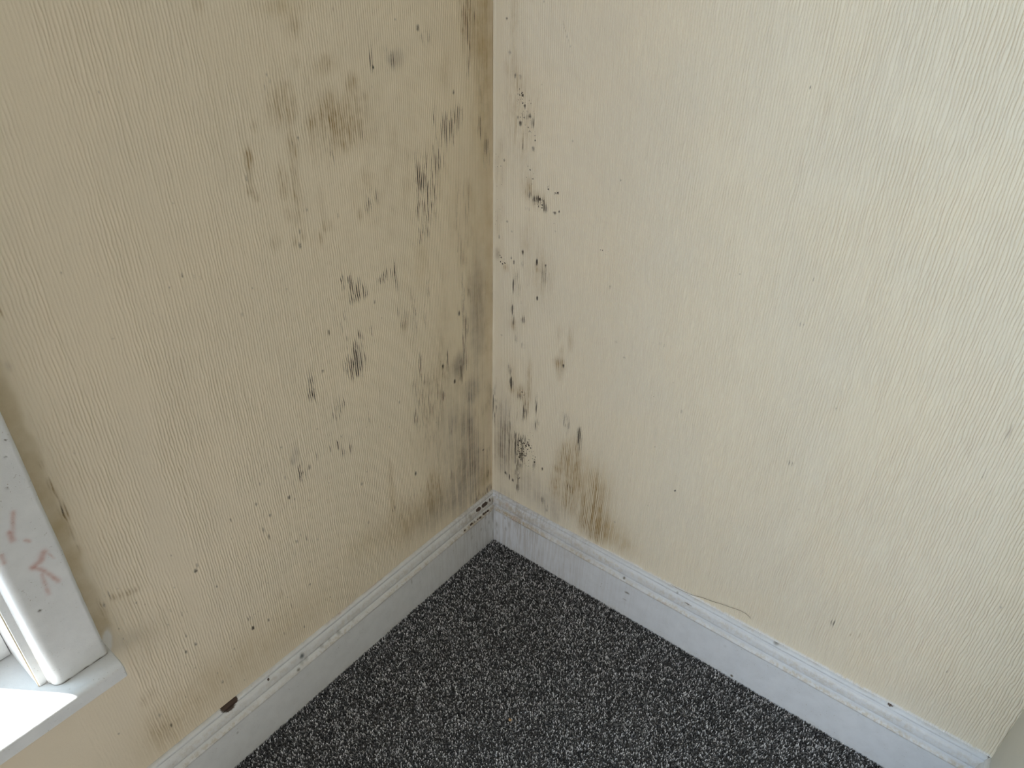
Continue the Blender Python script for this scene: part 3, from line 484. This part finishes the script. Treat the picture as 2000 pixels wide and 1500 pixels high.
def casing_mesh(name, xa, xb, z0, z1, inner, marks=False):
    """vertical architrave: flat board, rounded inner edge towards the opening; grid mesh carrying paint marks"""
    # section in (x, y), from the outer wall edge to the inner bead edge
    sgn = 1 if inner > 0 else -1
    w = abs(xb - xa)
    sec = [(0, -0.003), (0, 0.0165), (0.0012, 0.0192), (0.004, 0.0202)]
    sec += [(0.004 + (w - 0.018) * i / 30, 0.0202 - 0.0004 * math.sin(math.pi * i / 30)) for i in range(1, 31)]
    for i in range(1, 9):
        t = i / 8 * math.pi / 2
        sec.append((w - 0.014 + 0.012 * math.sin(t), 0.0085 + 0.0117 * math.cos(t)))
    sec += [(w - 0.0005, 0.006), (w, 0.0)]
    sec = np.array(sec)
    zz = np.concatenate([np.arange(z0, min(z1, 1.0), 0.0025), np.linspace(min(z1, 1.0), z1, 6)]) if marks else np.linspace(z0, z1, 8)
    S, Zg = np.meshgrid(np.arange(len(sec)), zz)
    Xl = sec[:, 0][S]; Yl = sec[:, 1][S].copy()
    jag = (0.0012 * (vn(Zg / 0.045, Zg * 0, 4) - 0.4) + 0.0005 * (vn(Zg / 0.008, Zg * 0, 5) - 0.5)) * (S <= 3)
    X = xa + sgn * (Xl - jag)
    Yl = Yl + 0.0004 * (vn(Zg / 0.06, Xl / 0.03, 5) - 0.5) * (S > 1)
    P = np.stack([X, Yl, Zg], -1)
    Pk = np.zeros(X.shape); Kd = np.zeros(X.shape); Wd = np.zeros(X.shape)
    if marks:
        strokes = [[(0.8964, 0.714), (0.9032, 0.695), (0.9084, 0.681)], [(0.9076, 0.6902), (0.9086, 0.6787)], [(0.8974, 0.67), (0.8946, 0.6662)],
                   [(0.8856, 0.6412), (0.892, 0.6324), (0.9017, 0.628)], [(0.9035, 0.6296), (0.896, 0.6198), (0.8891, 0.6032), (0.8848, 0.5894)],
                   [(0.8973, 0.6119), (0.8985, 0.5967), (0.8992, 0.5788)], [(0.8817, 0.6346), (0.8791, 0.6255)], [(0.9248, 0.6666), (0.9259, 0.6549)]]
        wid = [0.0026, 0.0034, 0.0022, 0.0040, 0.0030, 0.0028, 0.0014, 0.0026]; stg = [.55, .75, .7, .75, .6, .45, .4, .5]
        for s, ww, sg in zip(strokes, wid, stg):
            for (xa_, za_), (xb_, zb_) in zip(s, s[1:]):
                dx, dz = xb_ - xa_, zb_ - za_; L2 = dx * dx + dz * dz
                t = np.clip(((X - xa_) * dx + (Zg - za_) * dz) / L2, 0, 1)
                r = np.hypot(X - xa_ - t * dx, Zg - za_ - t * dz)
                Pk = np.maximum(Pk, sg * np.exp(-(r / ww) ** 2) * (0.55 + 0.6 * vn(X / 0.004, Zg / 0.004, 6)))
        for (xa_, za_, r_) in ((0.9154, 0.5625, .0024), (0.8917, 0.7464, .0016), (0.8743, 0.8051, .0014), (0.8809, 0.7854, .0014)):
            g = np.exp(-((X - xa_) ** 2 + (Zg - za_) ** 2) / r_ ** 2); Kd = np.maximum(Kd, 0.9 * g)
            P[..., 1] -= 0.0008 * g
        # dirty foot of the casing, where it meets the sill
        Kd = np.maximum(Kd, (1 - sstep(z0 + 0.0005, z0 + 0.0040, Zg)) * (0.45 + 0.7 * vn(X / 0.006, Zg * 0, 8)))
        Pk = np.maximum(Pk, 0.0)
        edge = 0.8 * (S > len(sec) - 5) * (1 - sstep(0.43, 0.60, Zg))
    else:
        edge = np.zeros(X.shape)
    m_, n_ = X.shape; idx = np.arange(m_ * n_).reshape(m_, n_)
    a, b, c_, e_ = idx[:-1, :-1], idx[:-1, 1:], idx[1:, 1:], idx[1:, :-1]
    q = (np.stack([a, e_, c_, b], -1) if sgn > 0 else np.stack([a, b, c_, e_], -1)).reshape(-1, 4)
    z_ = np.zeros(X.shape)
    return mesh_np(name, P.reshape(-1, 3), q, {'stain': np.stack([z_, Kd, z_, z_], -1).reshape(-1, 4),
                                                'stain_two': np.stack([z_, edge, Pk, z_], -1).reshape(-1, 4)})
CW = 0.0730
wpart('casing', casing_mesh('casing', 0.867, 0.940, SILL_Z, WZ1 + 0.01, 1, True))
wpart('casing', casing_mesh('casing', 2.033, 1.960, SILL_Z, WZ1 + 0.01, -1))
wpart('head_casing', boxes_mesh('head_casing', [(0.860, 2.040, 0.0005, 0.020, WZ1 + 0.01, WZ1 + 0.085)], 0.003))
def bead_mesh(name, x0, x1):
    """staff bead: small board with a shallow groove, against the jamb"""
    return boxes_mesh(name, [(x0, x1, -0.02, 0.0015, SILL_Z, WZ1 + 0.01)], 0.0012)
wpart('staff_bead', bead_mesh('staff_bead', 0.9385, 0.9492))
wpart('staff_bead', bead_mesh('staff_bead', 1.9508, 1.9615))
wpart('jamb_lining', boxes_mesh('jamb_lining', [(0.9300, WX0, -0.14, -0.001, SILL_Z - 0.01, WZ1 + 0.02)], 0.001))
wpart('jamb_lining', boxes_mesh('jamb_lining', [(WX1, 1.9700, -0.14, -0.001, SILL_Z - 0.01, WZ1 + 0.02)], 0.001))
wpart('head_lining', boxes_mesh('head_lining', [(WX0, WX1, -0.14, -0.001, WZ1 - 0.005, WZ1 + 0.02)], 0.001))
# window board with a rounded nosing
def sill_mesh():
    x0, x1 = 0.8625, 2.038
    nose = [(0.030, SILL_Z - 0.0003)]
    for i in range(1, 17):
        t = i / 16 * math.pi / 2
        nose.append((0.036 + 0.0145 * math.sin(t), SILL_Z - 0.0095 + 0.009 * math.cos(t)))
    nose += [(0.0500, SILL_Z - 0.0275), (0.0490, SILL_Z - 0.0288)]
    bm = bmesh.new()
    def run(xs, back):
        sec = [(back, SILL_Z - 0.0288), (back, SILL_Z)] + nose
        rows = []
        for x in xs:
            sh = 0.0012 if x in (x0, x1) else 0.0
            rows.append([bm.verts.new((x, y - (sh if y > 0.02 else 0), z - (sh if z > SILL_Z - 0.012 and y > 0.0 else 0))) for y, z in sec])
        n = len(sec)
        for r0, r1 in zip(rows, rows[1:]):
            for i in range(n):
                bm.faces.new((r0[i], r0[(i + 1) % n], r1[(i + 1) % n], r1[i]))
        bm.faces.new(list(reversed(rows[0]))); bm.faces.new(rows[-1])
    run((x0, x0 + 0.0015, WX0), -0.001)
    run((WX0, WX1), -0.145)
    run((WX1, x1 - 0.0015, x1), -0.001)
    bmesh.ops.recalc_face_normals(bm, faces=bm.faces[:])
    me = bpy.data.meshes.new('sill'); bm.to_mesh(me); bm.free()
    return me
wpart('sill', sill_mesh())
# lower and upper sash, each with two panes
def sash(name, y0, y1, z0, z1, st, rail_b, rail_t):
    xm = (WX0 + WX1) / 2
    me = boxes_mesh(name, [(WX0 + 0.0008, WX0 + st, y0, y1, z0, z1), (WX1 - st, WX1 - 0.0008, y0, y1, z0, z1),
                           (WX0 + st, WX1 - st, y0, y1, z0, z0 + rail_b), (WX0 + st, WX1 - st, y0, y1, z1 - rail_t, z1),
                           (xm - 0.011, xm + 0.011, y0, y1, z0 + rail_b, z1 - rail_t)], 0.0012)
    s = wpart(name, me)
    for xa, xb in ((WX0 + st, xm - 0.011), (xm + 0.011, WX1 - st)):
        yg = 0.5 * (y0 + y1)
        g = wpart('pane', boxes_mesh('pane', [(xa, xb, yg - 0.002, yg + 0.002, z0 + rail_b, z1 - rail_t)]), M_GLASS, s)
    return s
sash('sash', -0.108, -0.081, SILL_Z + 0.0012, 1.24, 0.0625, 0.060, 0.040)
sash('sash', -0.138, -0.111, 1.205, WZ1 - 0.006, 0.0625, 0.040, 0.050)

# ------------------------------------------------------------------ carpet pile: short twisted yarn ends
def pile():
    rng = np.random.default_rng(5)
    sp = 0.00275
    gx, gy = np.meshgrid(np.arange(0.0195, 1.25, sp), np.arange(0.0195, RET_Y - 0.018, sp))
    x = gx.ravel() + rng.uniform(-.5, .5, gx.size) * sp * 0.95; y = gy.ravel() + rng.uniform(-.5, .5, gx.size) * sp * 0.95
    ok = (x / 1.18 + y / 1.36 < 1.0) & (x > 0.0195) & (y > 0.0195)
    x = x[ok]; y = y[ok]; n = len(x)
    h = rng.uniform(0.0030, 0.0050, n); r = rng.uniform(0.0010, 0.0015, n)
    ta = rng.uniform(0, 2 * np.pi, n); tl = rng.uniform(0.0, 0.0024, n)
    a0 = rng.uniform(0, 2 * np.pi, n)
    V = np.zeros((n, 6, 3))
    for k in range(3):
        a = a0 + k * 2 * np.pi / 3
        V[:, k, 0] = x + 1.15 * r * np.cos(a); V[:, k, 1] = y + 1.15 * r * np.sin(a); V[:, k, 2] = -0.0046
        b = a + 0.7
        V[:, 3 + k, 0] = x + tl * np.cos(ta) + 0.85 * r * np.cos(b); V[:, 3 + k, 1] = y + tl * np.sin(ta) + 0.85 * r * np.sin(b)
        V[:, 3 + k, 2] = -0.0046 + h + 0.0008 * np.cos(b - ta)
    V[..., 0] = np.maximum(V[..., 0], 0.0); V[..., 1] = np.maximum(V[..., 1], 0.0)
    base = (np.arange(n) * 6)[:, None, None]
    fq = np.array([[0, 1, 4], [0, 4, 3], [1, 2, 5], [1, 5, 4], [2, 0, 3], [2, 3, 5], [3, 4, 5]])
    tris = (base + fq[None]).reshape(-1, 3)
    u = rng.random(n) + 0.10 * (vn(x / 0.02, y / 0.02, 2) - 0.5)
    tone = 1.25 * np.where(u < 0.52, rng.uniform(0.060, 0.12, n), np.where(u < 0.72, rng.uniform(0.17, 0.32, n), rng.uniform(0.50, 0.85, n)))
    C = np.stack([tone * 0.985, tone * 0.975, tone * 1.0, np.ones(n)], -1)
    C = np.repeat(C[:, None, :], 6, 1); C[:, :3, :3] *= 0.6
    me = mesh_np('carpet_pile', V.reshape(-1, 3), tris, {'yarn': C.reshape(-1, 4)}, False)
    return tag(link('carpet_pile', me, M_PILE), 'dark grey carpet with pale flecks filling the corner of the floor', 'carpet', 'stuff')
pile()

# ------------------------------------------------------------------ small loose things
def tube(name, pts, rad, mat):
    bm = bmesh.new(); rings = []
    for i, p in enumerate(pts):
        p = Vector(p); t = (Vector(pts[min(i + 1, len(pts) - 1)]) - Vector(pts[max(i - 1, 0)])).normalized()
        s = t.orthogonal().normalized(); q = t.cross(s)
        rr = rad * (0.35 if i in (0, len(pts) - 1) else 1.0)
        rings.append([bm.verts.new(p + rr * (math.cos(k * math.pi / 3) * s + math.sin(k * math.pi / 3) * q)) for k in range(6)])
    for a, b in zip(rings, rings[1:]):
        for k in range(6): bm.faces.new((a[k], a[(k + 1) % 6], b[(k + 1) % 6], b[k]))
    bm.faces.new(rings[0]); bm.faces.new(rings[-1])
    bmesh.ops.recalc_face_normals(bm, faces=bm.faces[:])
    me = bpy.data.meshes.new(name); bm.to_mesh(me); bm.free()
    return link(name, me, mat)
hp = [(0.480, 0.1415), (0.4936, 0.1405), (0.5116, 0.1415), (0.5317, 0.1445), (0.5508, 0.1518), (0.5702, 0.1554), (0.5909, 0.1616), (0.6115, 0.1664), (0.6267, 0.1703), (0.6383, 0.1701), (0.6461, 0.1671), (0.651, 0.1634)]
tag(tube('hair_strand', [(0.0030, y, z) for y, z in hp], 0.00036, M_HAIR), 'thin brown hair stuck to the wall just above the right skirting board', 'hair')
bm = bmesh.new(); bmesh.ops.create_icosphere(bm, subdivisions=2, radius=0.0042)
for v in bm.verts:
    k = 0.75 + 0.5 * math.sin(v.co.x * 900 + 1) * math.cos(v.co.y * 700) ; v.co *= max(0.6, k); v.co.z *= 0.55
me = bpy.data.meshes.new('crumb'); bm.to_mesh(me); bm.free()
o = tag(link('crumb', me, M_CRUMB), 'small tan crumb lying on the grey carpet', 'crumb')
o.location = (0.3777, 0.3538, 0.0018)
